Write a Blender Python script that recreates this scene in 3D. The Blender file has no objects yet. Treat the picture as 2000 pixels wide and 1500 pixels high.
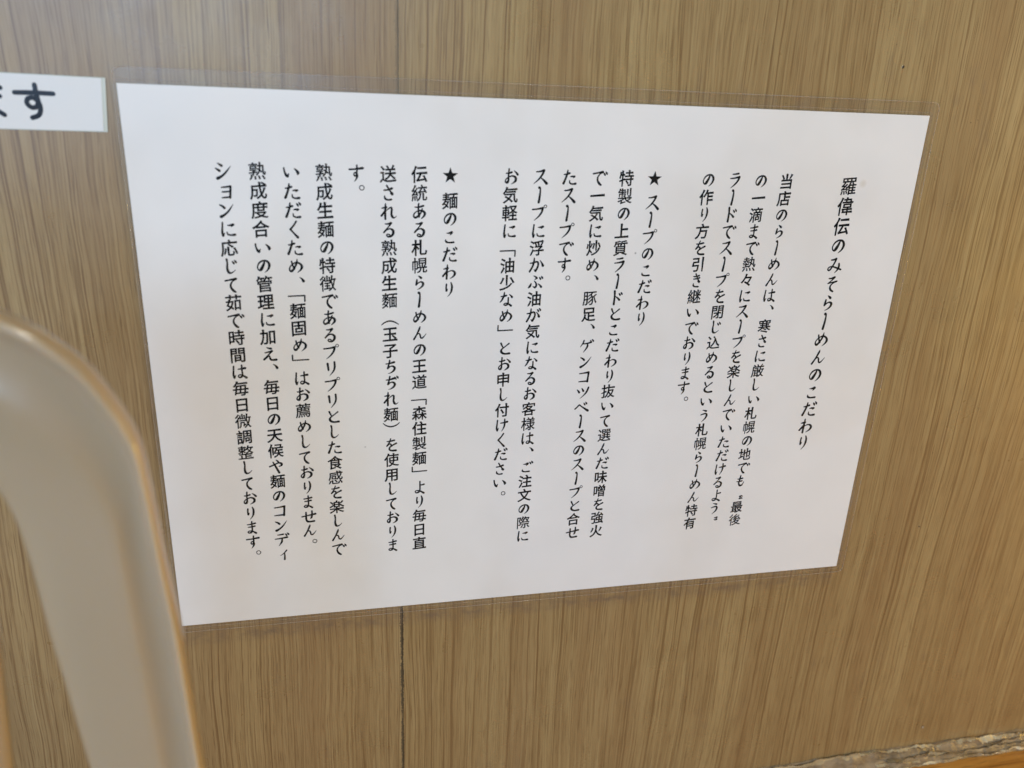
import bpy, bmesh, math, random
from mathutils import Vector, Matrix, noise

# ------------------------------------------------------------------ camera
scene = bpy.context.scene
COL = scene.collection
# metres; the notice's lower left corner is the origin, x right, z up, the wall is y = 0, the room is y < 0
CAM = Vector((0.06612, -0.29270, 0.20920))
AX = [(0.97731521, 0.03473853, -0.20892153), (0.04005853, 0.93833041, 0.34341135), (0.20796703, -0.34399022, 0.91565301)]
rows = [AX[0], tuple(-v for v in AX[2]), AX[1]]          # sheet (X, Y, Z out) -> world (X, -Z, Y)
RM = Matrix(rows)
cam = bpy.data.cameras.new('camera')
cam.sensor_width = 36.0
cam.lens = 1568.4 / 2000 * 36
cam.clip_start = 0.005
cam.clip_end = 50
cam_o = bpy.data.objects.new('camera', cam)
cam_o.matrix_world = Matrix.Translation(CAM) @ RM.to_4x4()
COL.objects.link(cam_o)
scene.camera = cam_o
cam.dof.use_dof = True
cam.dof.focus_distance = 0.338
cam.dof.aperture_fstop = (cam.lens / 1000) / 0.0029

def at(px, py, yw=0.0):
    """photo pixel -> the point of the vertical plane y = yw it shows"""
    d = RM @ Vector(((px - 1000) / 1568.4, -(py - 750) / 1568.4, -1))
    return CAM + d * ((yw - CAM.y) / d.y)

# ------------------------------------------------------------------ light
world = bpy.data.worlds.new('World')
scene.world = world
world.use_nodes = True
bg = world.node_tree.nodes['Background']
bg.inputs['Color'].default_value = (0.88, 0.97, 0.93, 1)
bg.inputs['Strength'].default_value = 0.05

def area(name, loc, aim, sx, sy, power, color):
    l = bpy.data.lights.new(name, 'AREA')
    l.shape = 'RECTANGLE'; l.size = sx; l.size_y = sy
    l.energy = power; l.color = color
    o = bpy.data.objects.new(name, l)
    o.location = loc
    o.rotation_euler = (Vector(aim) - Vector(loc)).to_track_quat('-Z', 'Y').to_euler()
    COL.objects.link(o)
    return o
area('window_light', (-0.80, -1.35, 0.42), (0.0, 0, 0.15), 0.9, 0.7, 6.5, (0.32, 0.53, 1.0))
area('far_window_light', (-0.30, -1.9, 0.50), (0.0, 0, 0.15), 0.9, 0.6, 12.0, (0.45, 0.70, 1.0))
area('low_left_fill', (-1.6, -0.9, -0.05), (0.1, 0, 0.0), 0.5, 0.3, 16.5, (0.74, 0.80, 0.86))  # added fill that brightens the lower left; no window known there
area('warm_left_fill', (-1.3, -1.3, 0.45), (0.1, 0, 0.0), 0.6, 0.4, 3.5, (1.0, 0.93, 0.62))  # added warm fill that offsets the blue light from the left
area('warm_right_fill', (2.2, -1.2, 0.35), (0.2, 0, 0.0), 0.5, 0.4, 6.5, (1.0, 0.70, 0.32))  # added warm fill from the right, its source unseen
area('ceiling_lamp', (0.36, -0.68, 0.90), (-0.05, -0.13, 0.1), 0.11, 0.11, 3.5, (1.0, 0.94, 0.80))
area('low_right_fill', (1.20, -0.35, -0.03), (0.40, 0, -0.12), 0.16, 0.10, 4.4, (1.0, 0.62, 0.13))  # added orange fill to warm the lower right corner, no real lamp

scene.view_settings.view_transform = 'Standard'
scene.view_settings.look = 'None'
scene.view_settings.exposure = -0.06
scene.view_settings.gamma = 1
scene.cycles.max_bounces = 10
scene.cycles.transparent_max_bounces = 16
scene.cycles.caustics_reflective = False
scene.cycles.caustics_refractive = False

# ------------------------------------------------------------------ helpers
def obj(name, me, mat=None, parent=None, kind=None):
    if isinstance(me, bmesh.types.BMesh):
        bm = me; me = bpy.data.meshes.new(name); bm.to_mesh(me); bm.free()
    o = bpy.data.objects.new(name, me)
    if mat: me.materials.append(mat)
    COL.objects.link(o)
    if parent: o.parent = parent
    if kind: o['kind'] = kind
    return o

def empty(name, loc):
    o = bpy.data.objects.new(name, None)
    o.empty_display_size = 0.02
    o.location = loc
    COL.objects.link(o)
    return o

def box(bm, x0, x1, y0, y1, z0, z1):
    v = [bm.verts.new(p) for p in ((x0,y0,z0),(x1,y0,z0),(x1,y1,z0),(x0,y1,z0),(x0,y0,z1),(x1,y0,z1),(x1,y1,z1),(x0,y1,z1))]
    for f in ((0,3,2,1),(4,5,6,7),(0,1,5,4),(1,2,6,5),(2,3,7,6),(3,0,4,7)):
        bm.faces.new([v[i] for i in f])

def rrect(x0, x1, z0, z1, r, n=8):
    pts = []
    for cx, cz, a0 in ((x1-r, z1-r, 0), (x0+r, z1-r, 90), (x0+r, z0+r, 180), (x1-r, z0+r, 270)):
        for i in range(n+1):
            a = math.radians(a0 + 90*i/n)
            pts.append((cx + r*math.cos(a), cz + r*math.sin(a)))
    return pts

def slab(pts, y_front, y_back):
    bm = bmesh.new()
    a = [bm.verts.new((x, y_front, z)) for x, z in pts]
    b = [bm.verts.new((x, y_back, z)) for x, z in pts]
    bm.faces.new(a[::-1] if False else a); bm.faces.new(b[::-1])
    n = len(pts)
    for i in range(n):
        j = (i+1) % n
        bm.faces.new((a[j], a[i], b[i], b[j]))
    bmesh.ops.recalc_face_normals(bm, faces=bm.faces)
    return bm

# ------------------------------------------------------------------ materials
class NT:
    def __init__(s, name):
        s.m = bpy.data.materials.new(name); s.m.use_nodes = True
        s.t = s.m.node_tree; s.n = s.t.nodes
        for n in list(s.n): s.n.remove(n)
        s.out = s.n.new('ShaderNodeOutputMaterial')
    def add(s, typ, **kw):
        n = s.n.new(typ)
        for k, v in kw.items(): setattr(n, k, v)
        return n
    def link(s, a, b): s.t.links.new(a, b)
    def val(s, sock, v):
        if hasattr(v, 'is_output') or isinstance(v, bpy.types.NodeSocket): s.link(v, sock)
        else: sock.default_value = v
    def math(s, op, a, b=0.0, c=None, clamp=False):
        n = s.add('ShaderNodeMath', operation=op); n.use_clamp = clamp
        s.val(n.inputs[0], a); s.val(n.inputs[1], b)
        if c is not None: s.val(n.inputs[2], c)
        return n.outputs[0]
    def coord(s): return s.add('ShaderNodeTexCoord').outputs['Object']
    def mapping(s, vec, scale=(1,1,1), loc=(0,0,0), rot=(0,0,0)):
        n = s.add('ShaderNodeMapping'); s.link(vec, n.inputs['Vector'])
        n.inputs['Scale'].default_value = scale; n.inputs['Location'].default_value = loc; n.inputs['Rotation'].default_value = rot
        return n.outputs[0]
    def noise(s, vec, scale, detail=3, rough=0.5, dist=0.0):
        n = s.add('ShaderNodeTexNoise'); s.link(vec, n.inputs['Vector'])
        n.inputs['Scale'].default_value = scale; n.inputs['Detail'].default_value = detail
        n.inputs['Roughness'].default_value = rough; n.inputs['Distortion'].default_value = dist
        return n.outputs['Fac']
    def ramp(s, fac, stops, interp='LINEAR'):
        n = s.add('ShaderNodeValToRGB'); s.link(fac, n.inputs[0])
        cr = n.color_ramp; cr.interpolation = interp
        while len(cr.elements) < len(stops): cr.elements.new(0.5)
        for e, (p, c) in zip(cr.elements, stops):
            e.position = p; e.color = (c, c, c, 1) if isinstance(c, (int, float)) else (*c, 1)
        return n.outputs[0]
    def mix(s, fac, a, b, mode='MIX'):
        n = s.add('ShaderNodeMix', data_type='RGBA', blend_type=mode)
        s.val(n.inputs[0], fac)
        for k, v in ((6, a), (7, b)):
            if isinstance(v, tuple): v = (*v, 1) if len(v) == 3 else v
            s.val(n.inputs[k], v)
        return n.outputs[2]
    def bump(s, h, strength, dist):
        n = s.add('ShaderNodeBump'); s.link(h, n.inputs['Height'])
        n.inputs['Strength'].default_value = strength; n.inputs['Distance'].default_value = dist
        return n.outputs[0]
    def principled(s, **kw):
        n = s.add('ShaderNodeBsdfPrincipled')
        for k, v in kw.items():
            s.val(n.inputs[k.replace('_', ' ')], (*v, 1) if isinstance(v, tuple) and len(v) == 3 else v)
        s.link(n.outputs[0], s.out.inputs[0])
        return n

SEAM = 0.0889

def wood_wall():
    t = NT('light wood veneer')
    co = t.coord()
    sep = t.add('ShaderNodeSeparateXYZ'); t.link(co, sep.inputs[0])
    X, Z = sep.outputs[0], sep.outputs[2]
    # the boards are cut from different flitches: shift the figure at the joint
    side = t.math('GREATER_THAN', X, SEAM)
    zz = t.math('ADD', Z, t.math('MULTIPLY', side, 3.7))
    # the grain wanders sideways as it runs up the board
    cw = t.add('ShaderNodeCombineXYZ'); t.link(t.math('MULTIPLY', X, 1.0), cw.inputs[0]); t.link(zz, cw.inputs[2])
    wav = t.noise(t.mapping(cw.outputs[0], (9, 1, 3.2)), 1.0, 2, 0.5)
    wav2 = t.noise(t.mapping(cw.outputs[0], (70, 1, 26)), 1.0, 2, 0.5)
    xs = t.math('ADD', X, t.math('ADD', t.math('MULTIPLY', t.math('SUBTRACT', wav, 0.5), 0.020), t.math('MULTIPLY', t.math('SUBTRACT', wav2, 0.5), 0.0018)))
    xs = t.math('ADD', xs, t.math('MULTIPLY', side, 0.731))
    cg = t.add('ShaderNodeCombineXYZ'); t.link(xs, cg.inputs[0]); t.link(zz, cg.inputs[2])
    g = cg.outputs[0]
    broad = t.noise(t.mapping(g, (64, 1, 1.6)), 1.0, 2, 0.5)
    mid = t.noise(t.mapping(g, (430, 1, 4.5)), 1.0, 4, 0.65)
    fine = t.noise(t.mapping(g, (1350, 1, 18)), 1.0, 4, 0.7)
    pore = t.noise(t.mapping(g, (2700, 1, 60)), 1.0, 2, 0.5)
    line = t.noise(t.mapping(g, (820, 1, 2.0), (5, 0, 2)), 1.0, 2, 0.5)
    c = t.ramp(mid, [(0.30, (0.262, 0.188, 0.106)), (0.48, (0.318, 0.240, 0.139)), (0.66, (0.365, 0.285, 0.170))])
    c = t.mix(t.ramp(broad, [(0.36, 0.42), (0.60, 0.0)]), c, (0.262, 0.182, 0.100))
    c = t.mix(t.ramp(broad, [(0.50, 0.0), (0.70, 0.40)]), c, (0.395, 0.318, 0.192))
    # narrow late-wood lines
    c = t.mix(t.ramp(line, [(0.345, 0.78), (0.385, 0.40), (0.42, 0.0)]), c, (0.165, 0.103, 0.052))
    c = t.mix(t.ramp(fine, [(0.38, 0.72), (0.50, 0.0)]), c, (0.185, 0.122, 0.064))
    c = t.mix(t.ramp(fine, [(0.54, 0.0), (0.68, 0.42)]), c, (0.42, 0.345, 0.225))
    c = t.mix(t.ramp(pore, [(0.30, 0.75), (0.42, 0.0)]), c, (0.135, 0.080, 0.04))
    c = t.mix(1.0, c, (1.05, 0.99, 0.785), 'MULTIPLY')
    # reddish and greenish drifts of the veneer
    drift = t.noise(t.mapping(g, (30, 1, 3)), 1.0, 2)
    c = t.mix(t.ramp(drift, [(0.5, 0.0), (0.7, 0.35)]), c, (0.25, 0.150, 0.070))
    c = t.mix(t.math('MULTIPLY', t.math('SUBTRACT', 1.0, side), 0.5), c, (0.95, 0.93, 0.98), 'MULTIPLY')
    # grease, fly specks and mould dots
    dirt = t.noise(co, 620, 2, 0.5)
    patch = t.noise(co, 26, 3, 0.6)
    sp = t.math('MULTIPLY', t.ramp(dirt, [(0.715, 0.0), (0.755, 1.0)]), t.ramp(patch, [(0.48, 0.0), (0.62, 1.0)]))
    c = t.mix(t.math('MULTIPLY', sp, 0.75), c, (0.075, 0.05, 0.032))
    smear = t.noise(t.mapping(co, (1, 1, 0.5)), 95, 4, 0.65)
    c = t.mix(t.math('MULTIPLY', t.ramp(smear, [(0.56, 0.0), (0.72, 1.0)]), t.math('MULTIPLY', t.ramp(patch, [(0.45, 0.0), (0.62, 1.0)]), 0.4)), c, (0.19, 0.135, 0.088))
    # mould creeping along the joint
    dist = t.math('ABSOLUTE', t.math('SUBTRACT', X, SEAM - 0.0004))
    near = t.math('SUBTRACT', 1.0, t.math('DIVIDE', dist, 0.0017), clamp=True)
    blob = t.noise(co, 1150, 3, 0.65)
    along = t.noise(t.mapping(co, (0.0, 1, 1)), 42, 3, 0.6)
    mould = t.ramp(t.math('ADD', t.math('MULTIPLY', near, 0.36), t.math('ADD', t.math('MULTIPLY', blob, 0.62), t.math('MULTIPLY', along, 0.34))), [(0.70, 0.0), (0.75, 1.0)])
    mould = t.math('MULTIPLY', mould, t.ramp(Z, [(0.0, 1.0), (0.02, 0.35)]))
    c = t.mix(t.math('MULTIPLY', mould, 0.85), c, (0.045, 0.040, 0.030))
    # blotchy dirt with the notice's shade painted in, along its lower edge
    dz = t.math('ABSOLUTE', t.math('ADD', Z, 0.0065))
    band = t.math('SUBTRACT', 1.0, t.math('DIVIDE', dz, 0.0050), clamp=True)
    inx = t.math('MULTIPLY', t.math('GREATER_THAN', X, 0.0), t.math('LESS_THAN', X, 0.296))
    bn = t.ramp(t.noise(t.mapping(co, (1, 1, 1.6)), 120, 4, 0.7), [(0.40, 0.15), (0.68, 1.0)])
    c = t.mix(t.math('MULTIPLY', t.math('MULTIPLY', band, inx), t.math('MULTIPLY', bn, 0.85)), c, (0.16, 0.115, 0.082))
    h = t.math('ADD', t.math('MULTIPLY', fine, 0.5), t.math('MULTIPLY', pore, 0.5))
    h = t.math('ADD', h, t.math('MULTIPLY', mid, 0.4))
    rgh = t.ramp(t.noise(co, 34, 4, 0.6), [(0.3, 0.25), (0.7, 0.36)])
    t.principled(Base_Color=c, Roughness=rgh, Normal=t.bump(h, 0.35, 0.00012), IOR=1.5, Specular_IOR_Level=0.60)
    return t.m

def counter_mat():
    t = NT('orange varnished wood')
    co = t.coord()
    a = t.noise(t.mapping(co, (14, 260, 260)), 1, 4, 0.6)
    b = t.noise(t.mapping(co, (50, 1200, 1200)), 1, 3, 0.6)
    c = t.ramp(a, [(0.3, (0.40, 0.16, 0.028)), (0.5, (0.62, 0.29, 0.055)), (0.7, (0.72, 0.37, 0.085))])
    c = t.mix(t.ramp(b, [(0.34, 0.7), (0.44, 0.0)]), c, (0.22, 0.075, 0.015))
    t.principled(Base_Color=c, Roughness=0.32, Normal=t.bump(b, 0.3, 0.0002))
    return t.m

def caulk_mat(name, lo, hi, dark):
    t = NT(name)
    co = t.coord()
    a = t.noise(t.mapping(co, (0.45, 1, 1)), 190, 5, 0.65)
    b = t.noise(co, 480, 4, 0.7)
    c = t.ramp(a, [(0.34, lo), (0.62, hi)])
    c = t.mix(t.ramp(b, [(0.58, 0.0), (0.72, 0.40)]), c, dark)
    t.principled(Base_Color=c, Roughness=0.42, Normal=t.bump(a, 0.35, 0.001))
    return t.m

def paper_mat(name='white paper', base=(0.86, 0.86, 0.85), seed=0.0):
    t = NT(name)
    co = t.coord()
    f = t.noise(t.mapping(co, loc=(seed, 0, 0)), 1600, 3, 0.6)
    c = t.mix(t.ramp(f, [(0.35, 0.06), (0.65, 0.0)]), base, (0.66, 0.66, 0.65))
    st = t.noise(t.mapping(co, (1, 1, 0.7), (seed + 2, 0, 0)), 13, 4, 0.55)
    c = t.mix(t.ramp(st, [(0.48, 0.0), (0.72, 0.42)]), c, (0.74, 0.69, 0.60))
    # soup splashes and specks
    vo = t.add('ShaderNodeTexVoronoi', feature='F1'); t.link(co, vo.inputs['Vector']); vo.inputs['Scale'].default_value = 34
    sel = t.noise(co, 15, 1)
    m = t.math('MULTIPLY', t.ramp(vo.outputs['Distance'], [(0.03, 1.0), (0.075, 0.0)]), t.ramp(sel, [(0.56, 0.0), (0.60, 1.0)]))
    c = t.mix(t.math('MULTIPLY', m, 0.38), c, (0.52, 0.44, 0.28))
    vo2 = t.add('ShaderNodeTexVoronoi', feature='F1'); t.link(co, vo2.inputs['Vector']); vo2.inputs['Scale'].default_value = 62
    m2 = t.math('MULTIPLY', t.ramp(vo2.outputs['Distance'], [(0.018, 1.0), (0.034, 0.0)]), t.ramp(t.noise(co, 31, 1), [(0.54, 0.0), (0.57, 1.0)]))
    c = t.mix(t.math('MULTIPLY', m2, 0.6), c, (0.18, 0.16, 0.14))
    t.principled(Base_Color=c, Roughness=0.75, Specular_IOR_Level=0.25)
    return t.m

def film_mat(name='clear laminating film', tint=(0.994, 0.995, 0.996), rough=0.17, ior=1.5):
    t = NT(name)
    co = t.coord()
    tr = t.add('ShaderNodeBsdfTransparent'); tr.inputs[0].default_value = (*tint, 1)
    gl = t.add('ShaderNodeBsdfGlossy'); gl.inputs['Roughness'].default_value = rough
    w = t.noise(co, 16, 2, 0.5)
    w2 = t.noise(co, 300, 3, 0.6)
    hb = t.math('ADD', t.math('MULTIPLY', w, 1.0), t.math('MULTIPLY', w2, 0.012))
    nb = t.bump(hb, 1.0, 0.0005)
    t.link(nb, gl.inputs['Normal'])
    fr = t.add('ShaderNodeFresnel'); 
    # a skin this thin reflects alike from either side
    ge = t.add('ShaderNodeNewGeometry')
    t.link(t.math('MULTIPLY_ADD', ge.outputs['Backfacing'], 1/ior - ior, ior), fr.inputs['IOR'])
    smudge = t.ramp(t.noise(co, 45, 4, 0.6), [(0.35, 0.40), (0.7, 0.80)])
    mx = t.add('ShaderNodeMixShader')
    t.link(t.math('MULTIPLY', fr.outputs[0], smudge, clamp=True), mx.inputs[0])
    t.link(tr.outputs[0], mx.inputs[1]); t.link(gl.outputs[0], mx.inputs[2])
    t.link(mx.outputs[0], t.out.inputs[0])
    return t.m

def ink_mat():
    t = NT('black printed ink')
    f = t.noise(t.coord(), 3000, 2)
    c = t.mix(f, (0.004, 0.0045, 0.005), (0.012, 0.013, 0.014))
    t.principled(Base_Color=c, Roughness=0.7, Specular_IOR_Level=0.15)
    return t.m

def plastic_mat():
    t = NT('frosted beige plastic')
    co = t.coord()
    n = t.noise(co, 25, 3)
    grit = t.noise(co, 900, 3)
    n = t.math('ADD', t.math('MULTIPLY', n, 0.8), t.math('MULTIPLY', grit, 0.2))
    base = t.mix(n, (0.47, 0.38, 0.255), (0.53, 0.43, 0.295))
    df = t.add('ShaderNodeBsdfPrincipled')
    t.link(base, df.inputs['Base Color']); df.inputs['Roughness'].default_value = 0.33
    df.inputs['IOR'].default_value = 1.48
    df.inputs['Subsurface Weight'].default_value = 0.85
    df.inputs['Subsurface Radius'].default_value = (1.0, 0.8, 0.55)
    df.inputs['Subsurface Scale'].default_value = 0.0045
    df.inputs['Coat Weight'].default_value = 1.0; df.inputs['Coat Roughness'].default_value = 0.15
    tl = t.add('ShaderNodeBsdfTranslucent'); t.link(base, tl.inputs[0])
    m2 = t.add('ShaderNodeMixShader'); m2.inputs[0].default_value = 0.18
    t.link(df.outputs[0], m2.inputs[1]); t.link(tl.outputs[0], m2.inputs[2])
    t.link(m2.outputs[0], t.out.inputs[0])
    return t.m

def plain(name, col, rough=0.6, **kw):
    t = NT(name)
    c = t.mix(t.noise(t.coord(), 900, 2), col, tuple(v*0.8 for v in col))
    t.principled(Base_Color=c, Roughness=rough, **kw)
    return t.m

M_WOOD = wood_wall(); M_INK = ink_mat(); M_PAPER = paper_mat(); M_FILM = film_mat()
M_DARK = plain('dark joint', (0.05, 0.037, 0.025), 0.8)
M_PLASTIC = plastic_mat()

# ------------------------------------------------------------------ the wall: two veneered boards and their joint
wall = empty('wall', (0, 0, 0)); wall['kind'] = 'structure'; wall['label'] = 'light wood veneer wall of two boards with vertical grain'
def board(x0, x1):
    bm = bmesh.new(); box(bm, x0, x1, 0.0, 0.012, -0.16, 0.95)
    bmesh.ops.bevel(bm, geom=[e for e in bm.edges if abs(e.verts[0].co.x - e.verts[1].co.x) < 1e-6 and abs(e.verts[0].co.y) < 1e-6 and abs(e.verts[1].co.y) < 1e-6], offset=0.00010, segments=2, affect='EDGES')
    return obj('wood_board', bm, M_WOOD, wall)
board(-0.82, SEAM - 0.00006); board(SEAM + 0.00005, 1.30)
bm = bmesh.new(); box(bm, -0.82, 1.30, 0.0125, 0.016, -0.16, 0.95); obj('backing', bm, M_DARK, wall)

def pit(name, c, r, mat, rim):
    """a small round hole with a raised lip"""
    bm = bmesh.new(); n = 14
    ring = lambda rr, y: [bm.verts.new((c[0] + rr*math.cos(2*math.pi*i/n)*0.85, y, c[1] + rr*1.1*math.sin(2*math.pi*i/n))) for i in range(n)]
    a = ring(r, -0.00012); b = ring(r*0.7, -0.00005); d = bm.verts.new((c[0], -0.00003, c[1]))
    e = ring(r*1.35, -0.00001)
    for i in range(n):
        j = (i+1) % n
        bm.faces.new((a[i], a[j], b[j], b[i])); bm.faces.new((b[i], b[j], d)); bm.faces.new((e[i], e[j], a[j], a[i]))
    me_o = obj(name, bm, mat, wall)
    me_o.data.materials.append(rim)
    for k, p in enumerate(me_o.data.polygons):
        if k % 3 == 2: p.material_index = 1
    return me_o
p = at(1764, 131); pit('nail_hole', (p.x, p.z), 0.00058, M_DARK, M_WOOD)
p = at(1802, 1420); pit('nail_hole', (p.x, p.z), 0.00075, plain('pale nail head', (0.42, 0.36, 0.28), 0.4), M_DARK)
p = at(1795, 1028); pit('nail_hole', (p.x, p.z), 0.00040, M_DARK, M_WOOD)

# ------------------------------------------------------------------ lettering
def T(s): return [[tuple(float(v) for v in q.replace('!', '').split(',')) + (q.endswith('!'),) for q in st.split()] for st in s.split(';')]
DK = lambda x, y: ';%g,%g,4 %g,%g,7 %g,%g,5;%g,%g,4 %g,%g,7 %g,%g,5' % (x, y, x+6, y+8, x+9, y+14, x+12, y-6, x+18, y+2, x+21, y+8)
KO = '32,28,3 46,28,6 62,24,9! 58,33,6 53,39,3;28,64,3 30,76,7 46,82,6 74,80,7'
TA = '18,34,5 32,32,6 50,26,7;38,10,5 36,30,7 26,60,7 16,84,8;54,46,3 64,44,6 80,44,7! 72,52,3;52,66,4 54,80,6 68,86,6 88,84,8'
TE = '16,28,6 40,23,6 72,17,8! 56,29,5 44,46,6 44,66,7 55,83,8 65,90,7'
TI = '24,30,5 44,28,6 72,20,8;46,8,6 42,30,6 34,58,7! 50,46,5 66,46,7 75,58,8 68,74,7 52,86,5 36,90,2'
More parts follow.
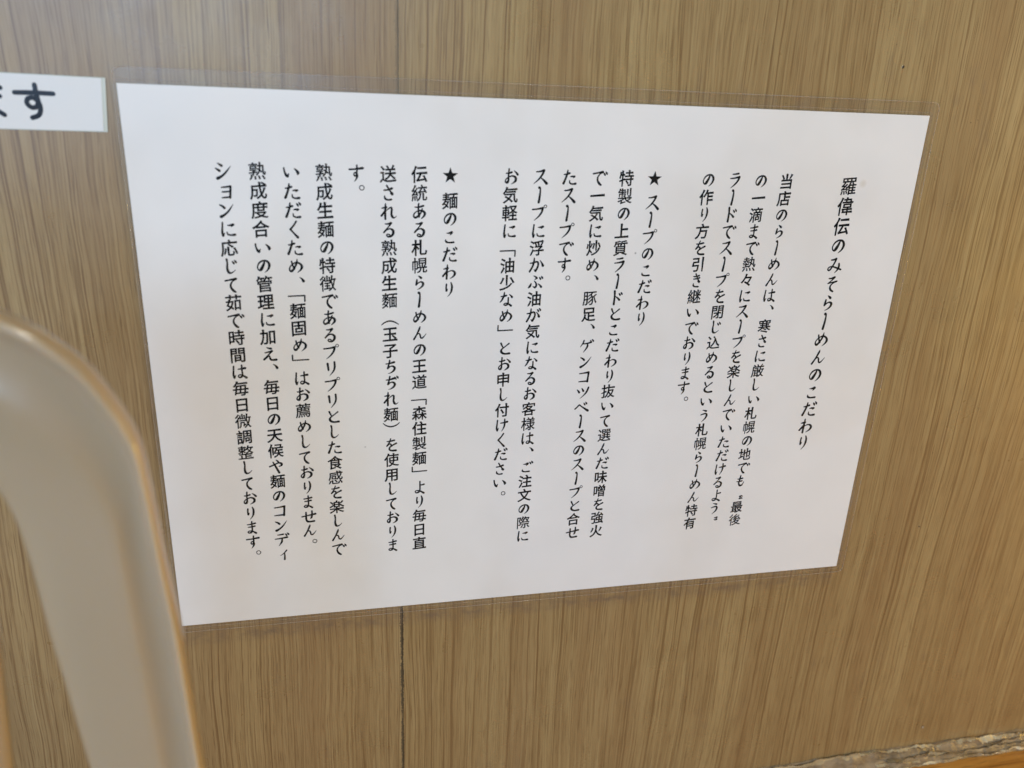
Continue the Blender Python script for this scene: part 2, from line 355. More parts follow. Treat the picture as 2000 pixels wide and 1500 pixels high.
K = {
 'の': '57,27,6 50,46,8 38,68,9 30,74,6 21,66,5 20,50,5 32,30,6 52,20,6 72,24,7 82,42,8 78,62,7 68,76,5 56,86,2',
 'み': '26,22,5 40,20,6 54,15,7! 48,35,6 35,62,6 24,76,6 14,72,5 19,61,5 35,56,5 60,62,6 90,72,6;74,40,6 76,56,7 70,74,6 56,90,2',
 'そ': '32,18,5 45,18,6 64,11,7! 50,28,5 30,45,5! 50,40,5 80,33,6! 58,44,5 46,60,6 50,78,7 66,88,6',
 'ら': '44,9,3 53,16,7 60,22,8;36,32,6 34,48,7 31,63,6! 45,50,5 60,45,6 71,53,8 68,68,7 54,82,5 38,90,2',
 'ー': '47,8,9 53,16,6 52,50,7 47,91,8',
 'め': '30,24,6 34,42,6 43,66,7;60,12,4 56,34,7 44,60,6 28,78,8 18,72,6 20,56,5 36,38,5 58,30,6 78,40,7 84,56,8 76,72,6 60,86,2',
 'ん': '54,8,4 50,22,7 36,54,6 18,86,7! 32,62,5 46,50,5 54,58,6 58,76,6 68,78,6 80,66,4 90,52,2',
 'こ': KO, 'ご': KO + DK(74, 14), 'た': TA, 'だ': TA + DK(72, 12), 'て': TE, 'で': TE + DK(78, 22), 'ち': TI, 'ぢ': TI + DK(74, 12),
 'わ': '40,8,5 38,40,7 36,90,7;18,32,4 28,30,6 44,26,6! 34,46,5 14,74,7! 36,54,4 60,42,5 78,46,7 84,60,8 74,76,6 56,88,2',
 'り': '36,20,6 34,40,6 36,60,7! 43,48,3;62,10,5 68,30,7 66,56,7 58,76,5 44,93,2',
 'は': '22,16,6 20,40,6 18,66,7 22,86,7! 31,68,2;46,34,5 60,32,6 84,28,8;66,10,6 66,40,6 67,66,6 62,80,7 50,84,6 44,76,5 52,68,5 68,72,6 88,86,8',
 'さ': '28,36,6 46,34,6 70,26,8;42,10,6 50,24,6 62,42,6 72,56,9! 60,54,3;30,66,4 32,80,7 46,88,6 66,86,7',
 'に': '26,16,6 24,40,6 22,66,7 25,87,7! 34,70,2;50,30,3 62,30,6 80,26,8! 70,38,3;46,66,4 50,78,6 64,82,6 86,80,8',
 'し': '36,8,7 39,30,6 37,60,7 42,81,8 54,85,6 68,77,4 78,66,2', 'い': '16,30,6 19,50,6 26,66,8 33,73,8! 41,57,2;70,32,4 81,42,7 88,54,9 86,61,6',
 'ま': '26,28,5 46,26,6 72,20,7;30,46,5 48,44,6 68,40,7;52,8,6 52,36,6 52,66,6 46,82,7 32,86,6 26,79,5 36,72,5 54,76,6 73,89,8',
 'も': '46,8,6 42,40,7 38,66,7 46,84,8 60,84,7 70,70,5 74,56,3;26,34,5 40,34,6 62,30,7;22,54,5 40,54,6 60,50,7',
 'よ': '54,34,5 64,34,6 80,30,7;54,8,6 54,40,6 54,66,6 48,82,7 32,88,6 24,80,5 32,72,5 54,76,6 78,91,8',
 'う': '38,10,4 50,13,6 63,17,8;28,44,5 44,38,6 62,35,7 70,46,8 64,66,7 52,80,5 38,93,2',
 'を': '24,26,5 44,25,6 68,19,7;46,7,5 38,32,6 22,57,6! 36,46,5 46,44,6 50,58,7;80,40,7 58,52,6 40,66,6 38,80,7 50,88,7 77,88,8',
 'じ': '32,10,7 34,30,6 32,60,7 37,81,8 49,86,6 62,80,4 74,69,2' + DK(60, 22),
 'る': '32,17,5 46,17,6 63,12,8! 50,32,5 34,50,5 23,65,6! 40,50,5 58,44,6 74,54,8 74,72,8 62,86,7 46,88,6 38,80,5 44,74,5 55,78,6',
 'と': '28,18,7 35,34,6 42,47,5;78,20,6 56,38,5 36,54,6 30,68,8 38,80,8 56,86,7 82,83,8',
 'お': '22,32,5 36,32,6 54,26,7;38,8,6 36,40,6 36,68,7 30,82,8 20,80,6 20,68,5 34,54,5 58,46,6 76,54,8 78,70,8 68,82,6 54,90,3;68,18,4 79,27,6 88,38,8',
 'け': '24,16,6 22,42,6 20,68,7 24,87,7! 33,68,2;44,36,5 60,34,6 87,28,8;70,10,6 71,40,7 66,66,6 52,92,2',
 'き': '30,24,5 46,24,6 66,18,7;32,40,5 50,38,6 70,32,7;44,7,6 52,26,6 62,44,6 70,57,9! 58,54,3;34,68,4 34,80,7 46,88,6 67,88,7',
 'す': '14,30,6 44,28,6 86,22,8;55,8,6 55,40,6 52,58,6 44,64,6 38,56,5 44,46,5 52,50,6 56,62,7 51,78,6 40,94,2',
 'な': '18,32,5 34,32,6 50,26,7;38,8,5 34,32,7 22,56,6 13,68,4;68,20,4 78,28,6 84,36,8! 78,38,3;62,40,6 62,60,6 60,78,7 48,86,6 36,82,5 44,74,5 62,76,6 80,89,8',
 'ぶ': '40,12,4 52,18,6 60,25,7! 48,34,4;44,42,4 54,54,6 58,70,7 50,82,7 38,76,4;26,58,5 20,73,8 11,83,6;68,60,4 79,68,6 88,79,8' + DK(74, 20),
 'か': '14,38,5 34,35,6 54,29,7 63,39,7 60,62,7 48,84,8! 39,75,3;38,8,5 36,34,7 28,60,7 13,88,7;74,22,4 84,36,6 92,52,9',
 'が': '10,40,5 30,37,6 50,31,7 59,41,7 56,63,7 44,85,8! 35,76,3;34,10,5 32,36,7 24,61,7 9,89,7;68,32,4 78,44,6 84,58,9' + DK(72, 14),
 'く': '66,6,6 52,28,6 33,50,7! 48,68,6 71,94,8', 'せ': '9,50,6 44,43,6 91,34,8;70,12,6 70,36,7 66,58,7 58,66,3;34,20,6 34,44,7 34,70,7 42,85,8 60,87,7 81,84,8',
 'れ': '34,8,5 32,44,7 32,92,7;14,32,5 24,30,6 40,26,6! 30,46,5 11,74,7! 34,50,4 54,32,5 66,28,6 68,42,7 66,64,7 72,80,8 82,84,5 94,74,2',
 'あ': '26,26,5 46,26,6 72,18,7;46,7,6 44,40,6 48,79,7;66,34,5 58,56,6 42,76,7 26,84,7 18,74,6 24,58,5 44,46,5 66,46,7 80,58,8 76,74,7 60,90,3',
 'や': '9,52,6 34,41,6 60,30,6 78,34,8 78,46,7 63,53,4;48,9,4 56,16,6 60,23,7;30,22,5 44,52,7 62,94,8',
 'え': '38,12,4 48,16,6 61,19,8;28,43,5 44,40,6 67,33,7! 48,54,5 20,84,7! 44,66,5 52,64,5 54,78,7 62,87,7 88,86,8',
 'ス': '26,22,5 46,20,6 70,13,8! 62,34,7 42,62,6 13,88,3;52,54,4 70,68,7 88,86,9', 'プ': '13,30,6 42,27,6 73,21,8! 68,44,7 52,68,6 25,92,2;O88,12,8,4.5',
 'ラ': '34,14,5 50,13,6 70,9,7;22,39,5 48,36,6 78,29,8! 70,52,7 52,74,6 29,94,2', 'ド': '38,8,8 40,40,7 38,91,8;42,40,4 58,50,6 71,63,8' + DK(66, 22),
 'ゲ': '34,14,6 28,32,6 13,55,3;28,36,5 50,34,6 76,28,7;58,36,6 56,58,7 33,92,2' + DK(74, 14),
 'ン': '20,24,5 34,31,7 43,40,8;23,86,9 42,75,7 64,54,6 88,20,2', 'コ': '20,28,5 48,25,6 79,20,8! 77,50,7 74,82,8;19,82,5 46,80,6 74,79,7',
 'ツ': '12,34,4 21,44,7 26,53,8;42,25,4 49,36,7 53,44,8;86,20,7 75,50,7 56,74,5 34,94,2', 'ベ': '6,64,6 20,51,6 34,35,6! 54,51,6 92,77,9' + DK(62, 24),
 'シ': '26,12,4 38,20,7 45,25,8;13,38,4 26,46,7 33,51,8;21,90,9 44,77,7 66,56,6 90,26,2',
 'ョ': '36,34,5 56,32,6 82,28,7! 79,60,7 76,88,7;38,58,5 56,57,6 78,54,5;36,88,5 56,86,6 76,84,6',
 'デ': '28,16,5 46,15,6 62,12,7;12,44,5 46,41,6 84,35,8;54,43,6 50,66,7 32,94,2' + DK(74, 10), 'ィ': '76,26,6 60,46,5 38,62,3;62,48,5 63,68,6 61,92,7',
 'リ': '30,20,8 32,40,7 34,60,7;69,10,7 70,40,7 62,66,6 40,94,2',
 '。': 'O79,25,12.5,5', '、': '68,12,3 80,20,6 89,34,9', '「': '3,66,5.5 92,63,5.5! 91,96,5.5', '」': '6,8,5.5 6,40,5.5! 96,37,5.5',
 '（': '2,94,4 22,79,5.5 50,71,6 78,78,5.5 100,92,4', '）': '2,6,4 22,22,5.5 50,29,6 80,21,5.5 100,4,4',
 '“': '62,70,8 76,67,7 82,72,4;62,86,8 76,83,7 82,88,4', '”': '62,22,5 70,24,6 80,20,8;62,38,5 70,40,6 80,36,8',
 '★': '*',
 # round gothic letters of the strip label
 'gす': '6,34,9 50,33,9 94,34,9;54,14,9 55,36,9 57,52,9 52,66,9 40,68,9 31,59,9 34,48,9 46,45,9 57,54,9 60,70,9 54,86,9 38,93,9',
 'gま': '12,26,9 50,25,9 86,26,9;16,46,9 50,45,9 82,46,9;52,8,9 52,40,9 53,70,9 46,84,9 30,88,9 19,80,9 28,70,9 50,72,9 70,80,9 86,90,9',
}

def catmull(pts, n):
    out = []
    m = len(pts)
    for i in range(m-1):
        p0 = pts[max(i-1, 0)]; p1 = pts[i]; p2 = pts[i+1]; p3 = pts[min(i+2, m-1)]
        for k in range(n):
            t = k/n
            out.append(tuple(0.5*((2*b) + (-a+c)*t + (2*a-5*b+4*c-d)*t*t + (-a+3*b-3*c+d)*t**3) for a, b, c, d in zip(p0, p1, p2, p3)))
    out.append(tuple(pts[-1]))
    return out

def glyph_polys(ch):
    """brush letter -> list of polygons (quads and fans) in a 100 x 100 box, y down"""
    polys = []
    s = K[ch]
    if s == '*':
        pts = []
        for i in range(10):
            r = 46 if i % 2 == 0 else 18.5
            a = math.radians(-90 + 36*i)
            pts.append((50 + r*math.cos(a), 50 + r*math.sin(a)))
        for i in range(10): polys.append([(50, 50), pts[i], pts[(i+1) % 10]])
        return polys
    for st in s.split(';'):
        if st.startswith('O'):
            cx, cy, r, w = [float(v) for v in st[1:].split(',')]
            n = 16
            for i in range(n):
                a, b = 2*math.pi*i/n, 2*math.pi*(i+1)/n
                polys.append([(cx+(r+w/2)*math.cos(a), cy+(r+w/2)*math.sin(a)), (cx+(r+w/2)*math.cos(b), cy+(r+w/2)*math.sin(b)),
                              (cx+(r-w/2)*math.cos(b), cy+(r-w/2)*math.sin(b)), (cx+(r-w/2)*math.cos(a), cy+(r-w/2)*math.sin(a))])
            continue
        toks = [(a, b, (w*1.28 if ch[0] == 'g' else max(3.0, 9.9*(w/6.2)**1.4)), e) for a, b, w, e in T(st)[0]]
        seg = []; path = []
        for x, y, w, corner in toks:
            seg.append((x, y, w))
            if corner: path.append(seg); seg = [(x, y, w)]
        if len(seg) > 1: path.append(seg)
        for sg in path:
            p = catmull(sg, 5)
            L, R = [], []
            for i, (x, y, w) in enumerate(p):
                a = p[max(i-1, 0)]; b = p[min(i+1, len(p)-1)]
                dx, dy = b[0]-a[0], b[1]-a[1]; l = math.hypot(dx, dy) or 1
                nx, ny = -dy/l*w/2, dx/l*w/2
                L.append((x+nx, y+ny)); R.append((x-nx, y-ny))
            for i in range(len(p)-1): polys.append([L[i], L[i+1], R[i+1], R[i]])
            for (x, y, w) in (p[0], p[-1]):
                polys.append([(x + w/2*math.cos(2*math.pi*k/8+.4), y + w/2*math.sin(2*math.pi*k/8+.4)) for k in range(8)])
    return polys

COLUMNS = [  # sheet x in mm, first cell z, pitch, letters ('~' = a third of a cell, '<' = back half a cell)
 (266.8, 178.7, 7.985, '羅偉伝のみそらーめんのこだわり'),
 (239.2, 180.0, 6.519, '当店のらーめんは、寒さに厳しい札幌の地でも“最後'),
 (228.2, 180.0, 6.519, 'の一滴まで熱々にスープを楽しんでいただけるよう”'),
 (217.2, 180.0, 6.525, 'ラードでスープを閉じ込めるという札幌らーめん特有'),
 (206.2, 180.0, 6.525, 'の作り方を引き継いでおります。'),
 (184.4, 180.0, 6.525, '★~スープのこだわり'),
 (173.2, 180.0, 6.535, '特製の上質ラードとこだわり抜いて選んだ味噌を強火'),
 (162.4, 180.0, 6.530, 'で一気に炒め、豚足、ゲンコツベースのスープと合せ'),
 (151.1, 179.9, 6.530, 'たスープです。'),
 (140.1, 179.9, 6.518, 'スープに浮かぶ油が気になるお客様は、ご注文の際に'),
 (129.1, 179.8, 6.515, 'お気軽に「油少なめ」とお申し付けください。'),
 (107.0, 179.7, 6.510, '★~麺のこだわり'),
 (96.0, 180.0, 6.510, '伝統ある札幌らーめんの王道「森住製麺」より毎日直'),
 (85.0, 179.9, 6.508, '送される熟成生麵（玉子ちぢれ麺）を使用しておりま'),
 (74.0, 179.9, 6.508, 'す。'),
 (63.0, 180.0, 6.506, '熟成生麺の特徴であるプリプリとした食感を楽しんで'),
 (52.0, 179.9, 6.506, 'いただくため、<「麺固め」はお薦めしておりません。'),
 (41.0, 180.0, 6.515, '熟成度合いの管理に加え、毎日の天候や麺のコンディ'),
 (30.0, 179.9, 6.518, 'ションに応じて茹で時間は毎日微調整しております。'),
]
kanji = sorted({c for col in COLUMNS for c in col[3] if c not in K and c not in '~<'})

def kanji_meshes():
    """outlines of the built-in typeface, their stroke ends reshaped like a brush's, as flat triangles per letter"""
    cu = bpy.data.curves.new('letters', 'FONT'); cu.body = ''.join(kanji)
    o = bpy.data.objects.new('letters', cu); COL.objects.link(o)
    for x in bpy.context.selected_objects: x.select_set(False)
    bpy.context.view_layer.objects.active = o; o.select_set(True)
    bpy.ops.object.convert(target='CURVE')
    src = o.data
    loops = {c: [] for c in kanji}
    for sp in src.splines:
        bp = sp.bezier_points
        pts = []
        n = len(bp)
        for i in range(n):
            a, b = bp[i], bp[(i+1) % n]
            p0, p1, p2, p3 = a.co, a.handle_right, b.handle_left, b.co
            chord = (p3-p0).length
            dev = max((p1 - p0.lerp(p3, 1/3)).length, (p2 - p0.lerp(p3, 2/3)).length)
            steps = 1 if dev < 0.004 or chord < 0.02 else 4
            for k in range(steps):
                t = k/steps; u = 1-t
                q = p0*u**3 + p1*3*u*u*t + p2*3*u*t*t + p3*t**3
                if not pts or (Vector((q.x, q.y))-pts[-1]).length > 0.0015: pts.append(Vector((q.x, q.y)))
        if len(pts) > 1 and (pts[0]-pts[-1]).length < 0.0015: pts.pop()
        if len(pts) < 3: continue
        idx = int(sum(p.x for p in pts)/len(pts))
        idx = min(max(idx, 0), len(kanji)-1)
        loops[kanji[idx]].append([Vector((p.x-idx-0.5, p.y-0.38)) for p in pts])
    bpy.data.objects.remove(o)
    out = {}
    for c in kanji:
        for strength in (1.0, 0.65, 0.35, 0.0):
            new = []
            for pl in loops[c]:
                n = len(pl)
                q = [p.copy() for p in pl]; S = strength
                ar = sum(pl[i].x*pl[(i+1) % n].y - pl[(i+1) % n].x*pl[i].y for i in range(n))/2
                # orientation of ink: outer loops and holes run opposite; find the ink side from the loop that is largest
                for i in range(n):
                    a, b = pl[i], pl[(i+1) % n]
                    e = b-a; L = e.length
                    if not 0.035 < L < 0.105: continue
                    pa, nb = pl[i-1], pl[(i+2) % n]
                    e0 = a-pa; e1 = nb-b
                    if e0.length < 0.04 or e1.length < 0.04: continue
                    c0 = e0.x*e.y - e0.y*e.x; c1 = e.x*e1.y - e.y*e1.x
                    if c0*c1 <= 0: continue
                    s0 = abs(c0)/(e0.length*L); s1 = abs(c1)/(e1.length*L)
                    if s0 < 0.8 or s1 < 0.8: continue
                    if e0.normalized().dot(e1.normalized()) > -0.85: continue
                    d = (e0.normalized() - e1.normalized()).normalized()   # the way the stroke end points
                    # convex from the ink's side only if the strokes run towards the end (true for both loop kinds here)
                    if c0 * INKSIGN > 0: continue
                    mid = (a+b)/2; j = (i+1) % n
                    ang = math.degrees(math.atan2(d.y, d.x))
                    if -165 < ang < -110:      # left-falling sweep: a point
                        q[i] = mid + (a-mid)*0.22 + d*0.020; q[j] = mid + (b-mid)*0.22 + d*0.020
                    elif -110 <= ang < -70:    # foot of an upright
                        q[i] = mid + (a-mid)*0.80 + d*0.010; q[j] = mid + (b-mid)*0.80 + d*0.010
                    elif -70 <= ang < -15:     # right-falling sweep: heavy foot
                        q[i] = mid + (a-mid)*1.35 + d*0.006; q[j] = mid + (b-mid)*1.35 + d*0.020
                    elif -15 <= ang < 30:      # right end of a level stroke: pressed blob
                        q[i] = mid + (a-mid)*1.30 - d*0.004; q[j] = mid + (b-mid)*1.30 - d*0.004
                        low = q[i] if q[i].y < q[j].y else q[j]; low += Vector((0.010, -0.004))
                    elif 60 < ang < 125:       # head of an upright: slanted entry
                        q[i] = mid + (a-mid)*1.22; q[j] = mid + (b-mid)*1.22
                        lf = q[i] if q[i].x < q[j].x else q[j]; lf += Vector((-0.012, 0.016))
                    else:                      # left end of a level stroke
                        up = 0.86
                        q[i] = mid + (a-mid)*up; q[j] = mid + (b-mid)*up
                        hi = q[i] if q[i].y > q[j].y else q[j]; hi += Vector((0.004, 0.006))
                q = [p0.lerp(p1, S) for p0, p1 in zip(pl, q)]
                new.append([Vector((p.x*0.965, p.y*0.99 + p.x*0.085)) for p in q])
            cu = bpy.data.curves.new('g', 'CURVE'); cu.dimensions = '2D'; cu.fill_mode = 'BOTH'
            for pl in new:
                sp = cu.splines.new('POLY'); sp.points.add(len(pl)-1)
                for k, p in enumerate(pl): sp.points[k].co = (p.x, p.y, 0, 1)
                sp.use_cyclic_u = True
            oc = bpy.data.objects.new('g', cu); COL.objects.link(oc)
            dg = bpy.context.evaluated_depsgraph_get(); ev = oc.evaluated_get(dg); m = ev.to_mesh()
            mv = [v.co.xy for v in m.vertices]; tri = 0.0
            for p in m.polygons:
                vs = [mv[i] for i in p.vertices]
                tri += abs(sum(vs[i].x*vs[(i+1) % len(vs)].y - vs[(i+1) % len(vs)].x*vs[i].y for i in range(len(vs)))/2)
            sgn = abs(sum(sum(l[i].x*l[(i+1) % len(l)].y - l[(i+1) % len(l)].x*l[i].y for i in range(len(l)))/2 for l in new))
            ok = abs(tri-sgn) < 0.012*sgn
            out[c] = ([(v.co.x, v.co.y) for v in m.vertices], [tuple(p.vertices) for p in m.polygons])
            ev.to_mesh_clear(); bpy.data.objects.remove(oc); bpy.data.curves.remove(cu)
            if ok: break
        # weight: a band of ink laid along every outline
        npt = sum(len(l) for l in new)
        g = 0.0200 if npt < 70 else 0.0165 if npt < 120 else 0.0120
        vs, fs = out[c]
        for l in new:
            for k in range(len(l)):
                p0 = l[k]; p1 = l[(k+1) % len(l)]; e = p1-p0
                if e.length < 1e-6: continue
                d = e.normalized()*g*0.6; nn = Vector((-e.y, e.x)).normalized()*g
                b0 = len(vs)
                vs += [(p0-nn-d)[:], (p1-nn+d)[:], (p1+nn+d)[:], (p0+nn-d)[:]]
                fs.append((b0, b0+1, b0+2, b0+3))
    return out
INKSIGN = -1
KM = kanji_meshes()
KG = {}
def kana_mesh(c):
    if c not in KG: KG[c] = glyph_polys(c)
    return KG[c]

def letters_mesh(cells, y, zfun=None):
    """cells: (char, centre x, centre z, size in m) -> one flat mesh"""
    V, F = [], []
    for ch, cx, cz, sz in cells:
        if ch in KM:
            vs, fs = KM[ch]; b = len(V); s = sz*0.955
            V += [(cx + x*s, y, cz + yy*s) for x, yy in vs]
            F += [tuple(b+i for i in f) for f in fs]
        else:
            for k, pl in enumerate(kana_mesh(ch)):
                b = len(V); yy = y - (k % 7)*2e-7
                V += [(cx + (px-50)/100*sz, yy, cz - (py-50)/100*sz) for px, py in pl]
                F.append(tuple(range(b, b+len(pl))))
    me = bpy.data.meshes.new('letters'); me.from_pydata(V, [], F); me.update()
    return me

# ------------------------------------------------------------------ laminated notice
W, H = 0.297, 0.2063
notice = empty('laminated_notice', (0, 0, 0))
notice['label'] = 'large white laminated sheet of black vertical Japanese text taped to the wood wall'
notice['category'] = 'notice'
YP = -0.00062        # front of the paper
obj('paper_sheet', slab([(0, 0), (W, 0), (W, H), (0, H)], YP, YP + 0.00010), M_PAPER, notice)
for x, z0, pitch, txt in COLUMNS:
    cells = []; i = 0.0
    for ch in txt:
        if ch == '~': i += 0.35; continue
        if ch == '<': i -= 0.47; continue
        cells.append((ch, x/1000, (z0 - pitch*i)/1000, pitch/1000*0.985)); i += 1
    obj('text_column', letters_mesh(cells, YP - 0.00003), M_INK, notice)
# film pouch: front and back skins sealed past the paper's edges
fx0, fx1, fz0, fz1 = -0.0011, W + 0.0036, -0.0032, H + 0.0050
bm = bmesh.new()
pts = rrect(fx0, fx1, fz0, fz1, 0.0028)
# a fine grid keeps the skin gently wavy
nx, nz = 60, 44
grid = [[None]*(nz+1) for _ in range(nx+1)]
for i in range(nx+1):
    for j in range(nz+1):
        x = fx0 + (fx1-fx0)*i/nx; z = fz0 + (fz1-fz0)*j/nz
        grid[i][j] = bm.verts.new((x, YP - 0.00012, z))
for i in range(nx):
    for j in range(nz):
        bm.faces.new((grid[i][j], grid[i+1][j], grid[i+1][j+1], grid[i][j+1]))
for vx, vz, cx, cz in ((0, 0, fx0, fz0), (nx, 0, fx1, fz0), (nx, nz, fx1, fz1), (0, nz, fx0, fz1)):
    v = grid[vx][vz]; v.co.x += 0.0008 * (1 if vx == 0 else -1); v.co.z += 0.0008 * (1 if vz == 0 else -1)
o = obj('front_film', bm, M_FILM, notice)
for p_ in o.data.polygons: p_.use_smooth = True

def loop_tube(pts, y, r, mat, name, parent, m=5):
    bm = bmesh.new(); n = len(pts); rings = []
    for i in range(n):
        a = Vector(pts[i-1]); b = Vector(pts[(i+1) % n]); d = (b-a).normalized(); nr = Vector((d.y, -d.x))
        c = Vector(pts[i])
        rings.append([bm.verts.new((c.x + nr.x*r*math.cos(2*math.pi*k/m), y + r*0.6*math.sin(2*math.pi*k/m), c.y + nr.y*r*math.cos(2*math.pi*k/m))) for k in range(m)])
    for i in range(n):
        j = (i+1) % n
        for k in range(m):
            l = (k+1) % m
            bm.faces.new((rings[i][k], rings[j][k], rings[j][l], rings[i][l]))
    o = obj(name, bm, mat, parent)
    for p_ in o.data.polygons: p_.use_smooth = True
    return o
t = NT('film edge')
tr = t.add('ShaderNodeBsdfTransparent'); gl = t.add('ShaderNodeBsdfPrincipled'); gl.inputs['Base Color'].default_value = (0.60, 0.55, 0.50, 1); gl.inputs['Roughness'].default_value = 0.1
mx = t.add('ShaderNodeMixShader'); t.link(t.ramp(t.noise(t.coord(), 70, 3), [(0.3, 0.12), (0.65, 0.5)]), mx.inputs[0]); t.link(tr.outputs[0], mx.inputs[1]); t.link(gl.outputs[0], mx.inputs[2]); t.link(mx.outputs[0], t.out.inputs[0])
M_EDGE = t.m
def seal(x0, x1, z0, z1, r, wob):
    raw = rrect(x0, x1, z0, z1, r, 6); out = []
    for i, a in enumerate(raw):
        b = raw[(i+1) % len(raw)]; d = math.hypot(b[0]-a[0], b[1]-a[1]); k = max(1, int(d/0.004))
        for s in range(k):
            x = a[0]+(b[0]-a[0])*s/k; z = a[1]+(b[1]-a[1])*s/k
            w = wob*noise.noise(Vector((x*60, z*60, 3)))
            out.append((x + w, z + w))
    return out
loop_tube(seal(-0.0006, W+0.0009, -0.0012, H+0.0012, 0.0011, 0.00015), YP-0.00008, 0.00007, M_EDGE, 'seal_line', notice)
loop_tube(seal(fx0, fx1, fz0, fz1, 0.0028, 0.00004), YP-0.00006, 0.00010, M_EDGE, 'film_rim', notice)
# grey shade where the pouch's two bare skins lie on each other
bm = bmesh.new()
t = NT('clouded bare film')
tr = t.add('ShaderNodeBsdfTransparent'); tr.inputs[0].default_value = (0.992, 0.99, 0.99, 1)
df = t.add('ShaderNodeBsdfPrincipled'); df.inputs['Base Color'].default_value = (0.42, 0.38, 0.37, 1); df.inputs['Roughness'].default_value = 0.25
mx = t.add('ShaderNodeMixShader'); t.link(t.ramp(t.noise(t.coord(), 130, 4), [(0.35, 0.01), (0.7, 0.10)]), mx.inputs[0]); t.link(tr.outputs[0], mx.inputs[1]); t.link(df.outputs[0], mx.inputs[2]); t.link(mx.outputs[0], t.out.inputs[0])
e = 0.0001
box2 = [(fx0+e, -e, fz0+e, fz1-e), (W+e, fx1-e, fz0+e, fz1-e), (e, W-e, H+e, fz1-e), (e, W-e, fz0+e, -e)]
for x0, x1, z0, z1 in box2:
    v = [bm.verts.new(q) for q in ((x0, YP+0.00004, z0), (x1, YP+0.00004, z0), (x1, YP+0.00004, z1), (x0, YP+0.00004, z1))]
    bm.faces.new(v)
obj('bare_film_margin', bm, t.m, notice)

# ------------------------------------------------------------------ strip label beside it
strip = empty('strip_label', (-0.09, 0, 0.2))
strip['label'] = 'small white strip with round black Japanese letters, left of the big notice at the top'
strip['category'] = 'label'
def rel(me_o, root):
    me_o.parent = root; me_o.matrix_parent_inverse = Matrix.Translation(root.location).inverted()
    return me_o
TLp, TRp, BRp = at(0, 141), at(206, 152), at(211, 258)
BLp = at(0, 252)
ang = math.atan2(TRp.z - TLp.z, TRp.x - TLp.x)
def sp_(u, v):   # u along the strip from its right end leftwards (m), v down from its top edge
    top = TRp + (TLp-TRp).normalized()*u
    bot = BRp + (BLp-BRp).normalized()*u
    k = v/ (TRp-BRp).length
    q = top.lerp(bot, k); return (q.x, q.z)
hgt = (TRp-BRp).length
ps = [sp_(0.0012, 0.0002), sp_(0.0012, hgt-0.0003), sp_(0.15, hgt-0.0003), sp_(0.15, 0.0002)]
rel(obj('paper_strip', slab(ps, -0.00040, -0.00030), paper_mat('strip paper', (0.80, 0.81, 0.80), 4.0)), strip)
fs = [sp_(0.0, 0.0), sp_(0.0, hgt), sp_(0.152, hgt), sp_(0.152, 0.0)]
t = NT('yellowed strip backing'); t.principled(Base_Color=(0.58, 0.60, 0.50), Roughness=0.3)
rel(obj('backing_film', slab(fs, -0.00029, -0.00012), t.m), strip)
ft = bmesh.new(); ft.faces.new([ft.verts.new((x, -0.00052, z)) for x, z in fs])
rel(obj('front_film', ft, film_mat('strip film', rough=0.25)), strip)
c1 = at(69, 195); c0 = at(-27, 190)
rel(obj('lettering', letters_mesh([('gす', c1.x, c1.z, 0.0125), ('gま', c0.x, c0.z, 0.0125)], -0.00044), M_INK), strip)

# ------------------------------------------------------------------ counter and the torn sealant along it
CZ = -0.1335
bm = bmesh.new(); box(bm, -0.82, 1.30, -0.60, -0.0005, CZ - 0.03, CZ)
bmesh.ops.bevel(bm, geom=[e_ for e_ in bm.edges if all(abs(v.co.y + 0.60) < 1e-6 for v in e_.verts) and all(v.co.z > CZ - 1e-6 for v in e_.verts)], offset=0.004, segments=3, affect='EDGES')
co_ = obj('counter', bm, counter_mat())
co_['label'] = 'orange varnished wooden counter meeting the wall at the lower right corner'; co_['category'] = 'counter'

seal_root = empty('torn_sealant', (0.35, -0.004, CZ))
seal_root['label'] = 'cracked grey and cream sealant strip between the wood wall and orange counter'
seal_root['category'] = 'sealant'
def fb(x, s, seed): return noise.fractal(Vector((x*s, seed, 0.3)), 0.7, 2.1, 5)
def strip_mesh(x0, x1, nxx, prof, nt):
    bm = bmesh.new(); g = []
    for i in range(nxx+1):
        x = x0 + (x1-x0)*i/nxx
        g.append([bm.verts.new(prof(x, k/nt)) for k in range(nt+1)])
    for i in range(nxx):
        for k in range(nt): bm.faces.new((g[i][k], g[i+1][k], g[i+1][k+1], g[i][k+1]))
    return bm
def body(x, t_):
    top = -0.1226 + 0.0010*fb(x, 60, 1.0) + 0.0004*fb(x, 300, 21.0)
    y0, z0 = -0.0002, top
    y1, z1 = -0.0050 + 0.0008*fb(x, 90, 2.0), CZ + 0.0003
    y = y0 + (y1-y0)*t_**1.3; z = z0 + (z1-z0)*t_
    b_ = math.sin(math.pi*t_)
    bump = 0.0004*b_ + b_*0.0009*noise.fractal(Vector((x*50, t_*3.0, 5)), 0.9, 2.2, 4)
    return (x, y - bump, z)
rel(obj('sealant_bead', strip_mesh(-0.3, 0.62, 900, body, 14), caulk_mat('old sealant', (0.16, 0.115, 0.065), (0.34, 0.26, 0.165), (0.05, 0.035, 0.02))), seal_root)
M_CREAM = caulk_mat('cream torn edge', (0.66, 0.53, 0.31), (0.88, 0.77, 0.52), (0.34, 0.25, 0.12))
M_GREY = caulk_mat('grey sealant skin', (0.30, 0.235, 0.135), (0.46, 0.37, 0.22), (0.15, 0.11, 0.06))
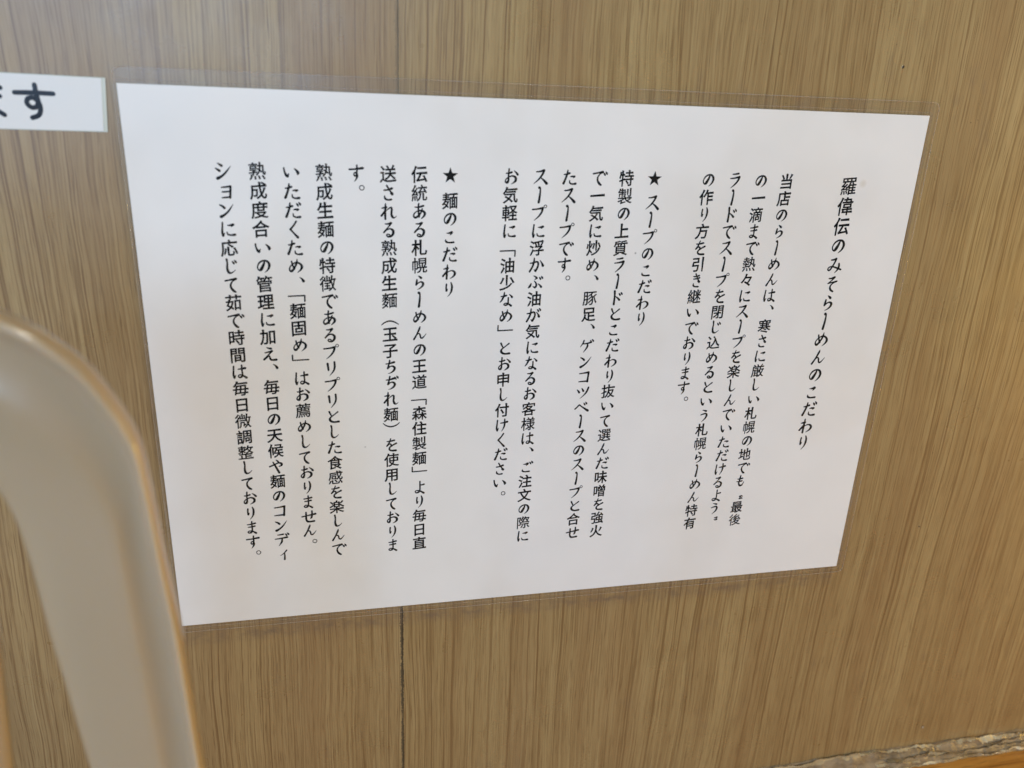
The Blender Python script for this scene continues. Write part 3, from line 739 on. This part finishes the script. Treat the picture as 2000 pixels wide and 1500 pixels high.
def saw(x, s, seed):
    """a torn outline: straight runs with sudden nicks"""
    u = x*s + seed*7.3; i = math.floor(u); f = u - i
    h0 = noise.cell(Vector((i + seed, 0.5, 0.5))); h1 = noise.cell(Vector((i + 1 + seed, 0.5, 0.5)))
    return h0 + (h1-h0)*max(0.0, (f-0.78)/0.22)
def flake(x0, x1, t0, w0, lift, seed, mat, name):
    """a curled skin of sealant lying along the joint at height t0 (0 wall, 1 counter)"""
    def prof(x, u):
        end = min(1.0, (x-x0)/0.012, (x1-x)/0.012); end = max(end, 0.0)
        up = w0*(0.30 + 0.90*saw(x, 70, seed) + 0.18*fb(x, 210, seed))*end
        dn = w0*(0.20 + 0.80*saw(x, 85, seed+3) + 0.16*fb(x, 260, seed+1))*end
        c = body(x, min(max(t0 + 0.07*fb(x, 38, seed+5), 0), 1))
        z = c[2] + up*(1-u) - dn*u
        curl = lift*(0.45 + 0.9*abs(fb(x, 85, seed+9)))*((1-u)**2*0.9 + 0.25)
        t_b = min(max((z + 0.1226)/(CZ + 0.1226), 0), 1)
        return (x, body(x, t_b)[1] - curl - 0.0002, z)
    rel(obj(name, strip_mesh(x0, x1, int((x1-x0)/0.0005), prof, 4), mat), seal_root)
flake(0.262, 0.350, 0.08, 0.0020, 0.0008, 1, M_GREY, 'sealant_skin')
flake(0.335, 0.405, 0.05, 0.0013, 0.0026, 2, M_CREAM, 'torn_edge')
flake(0.395, 0.460, 0.02, 0.0019, 0.0030, 4, M_CREAM, 'torn_edge')
flake(0.450, 0.620, 0.06, 0.0017, 0.0026, 8, M_CREAM, 'torn_edge')
flake(0.352, 0.392, 0.46, 0.0017, 0.0024, 5, M_GREY, 'sealant_skin')
flake(0.378, 0.470, 0.55, 0.0015, 0.0016, 6, M_GREY, 'sealant_skin')
flake(0.415, 0.620, 0.38, 0.0013, 0.0020, 9, M_GREY, 'sealant_skin')
flake(0.318, 0.400, 0.88, 0.0011, 0.0013, 7, M_CREAM, 'torn_edge')
flake(0.392, 0.620, 0.86, 0.0014, 0.0016, 3, M_CREAM, 'torn_edge')
flake(0.345, 0.372, 0.70, 0.0012, 0.0022, 10, M_CREAM, 'torn_edge')

# ------------------------------------------------------------------ frosted plastic arch standing in front, near the lens
YH = -0.128
AXPX = -95
outer = [(-95, 578), (-45, 588), (0, 607), (47, 628), (94, 654), (163, 704), (213, 760), (250, 812), (276, 864), (294, 936), (326, 1092), (357, 1237), (401, 1500)]
ridge = [(-95, 735), (-45, 750), (0, 773), (30, 790), (63, 812), (125, 867), (160, 904), (190, 944), (226, 1017), (240, 1080), (263, 1200), (288, 1330), (320, 1500)]
inner = [(-95, 880), (-70, 888), (-45, 910), (-20, 942), (0, 973), (18, 1006), (31, 1036), (48, 1085), (63, 1136), (78, 1192), (94, 1250), (125, 1350), (170, 1500)]
def w3(pl):
    q = [at(x, y, YH) for x, y in pl]
    d = (q[-1]-q[-2]).normalized()
    k = (q[-1].z - CZ)/(-d.z) if d.z < -0.2 else 0.02
    q.append(q[-1] + d*k*0.5); q.append(q[-1] + d*k*0.5)
    return q
Ow, Rw, Iw = w3(outer), w3(ridge), w3(inner)
def cm3(pts, n): return [Vector(p_) for p_ in catmull([tuple(p_) for p_ in pts], n)]
Ow, Rw, Iw = cm3(Ow, 6), cm3(Rw, 6), cm3(Iw, 6)
xa = Ow[0].x
def mir(pl): return [Vector((2*xa - p_.x, p_.y, p_.z)) for p_ in pl[:0:-1]] + pl
Ow[0].x = Rw[0].x = Iw[0].x = xa
Ow, Rw, Iw = mir(Ow), mir(Rw), mir(Iw)
prof = []   # (blend outer>ridge>inner as 0..2, height towards the room)
for s, h in ((0.0, -0.0010), (0.004, 0.0004), (0.018, 0.0016), (0.045, 0.0026), (0.085, 0.0032), (0.125, 0.0032), (0.165, 0.0028), (0.21, 0.0021), (0.27, 0.0016), (0.34, 0.0013), (0.42, 0.0012), (0.56, 0.0013), (0.70, 0.0016), (0.82, 0.0020), (0.91, 0.0023), (0.97, 0.0025), (1.02, 0.0026), (1.10, 0.0026), (1.3, 0.0024), (1.5, 0.0021), (1.7, 0.0016), (1.85, 0.0010), (1.94, 0.0002), (1.985, -0.0008), (2.0, -0.0018), (2.0, -0.0032), (1.9, -0.0040), (1.0, -0.0030), (0.3, -0.0020), (0.05, -0.0014)):
    prof.append((s, h))
bm = bmesh.new(); rings = []
for a, b, c in zip(Ow, Rw, Iw):
    ring = []
    for s, h in prof:
        q = a.lerp(b, s) if s <= 1 else b.lerp(c, s-1)
        ring.append(bm.verts.new((q.x, q.y - h, max(q.z, CZ + 0.0002))))
    rings.append(ring)
for i in range(len(rings)-1):
    for k in range(len(prof)):
        l = (k+1) % len(prof)
        bm.faces.new((rings[i][k], rings[i+1][k], rings[i+1][l], rings[i][l]))
bmesh.ops.recalc_face_normals(bm, faces=bm.faces)
arch = obj('plastic_arch', bm, M_PLASTIC)
for p_ in arch.data.polygons: p_.use_smooth = True
arch['label'] = 'blurred frosted beige plastic arch with a rounded rim, in front of wall at left'
arch['category'] = 'plastic holder'
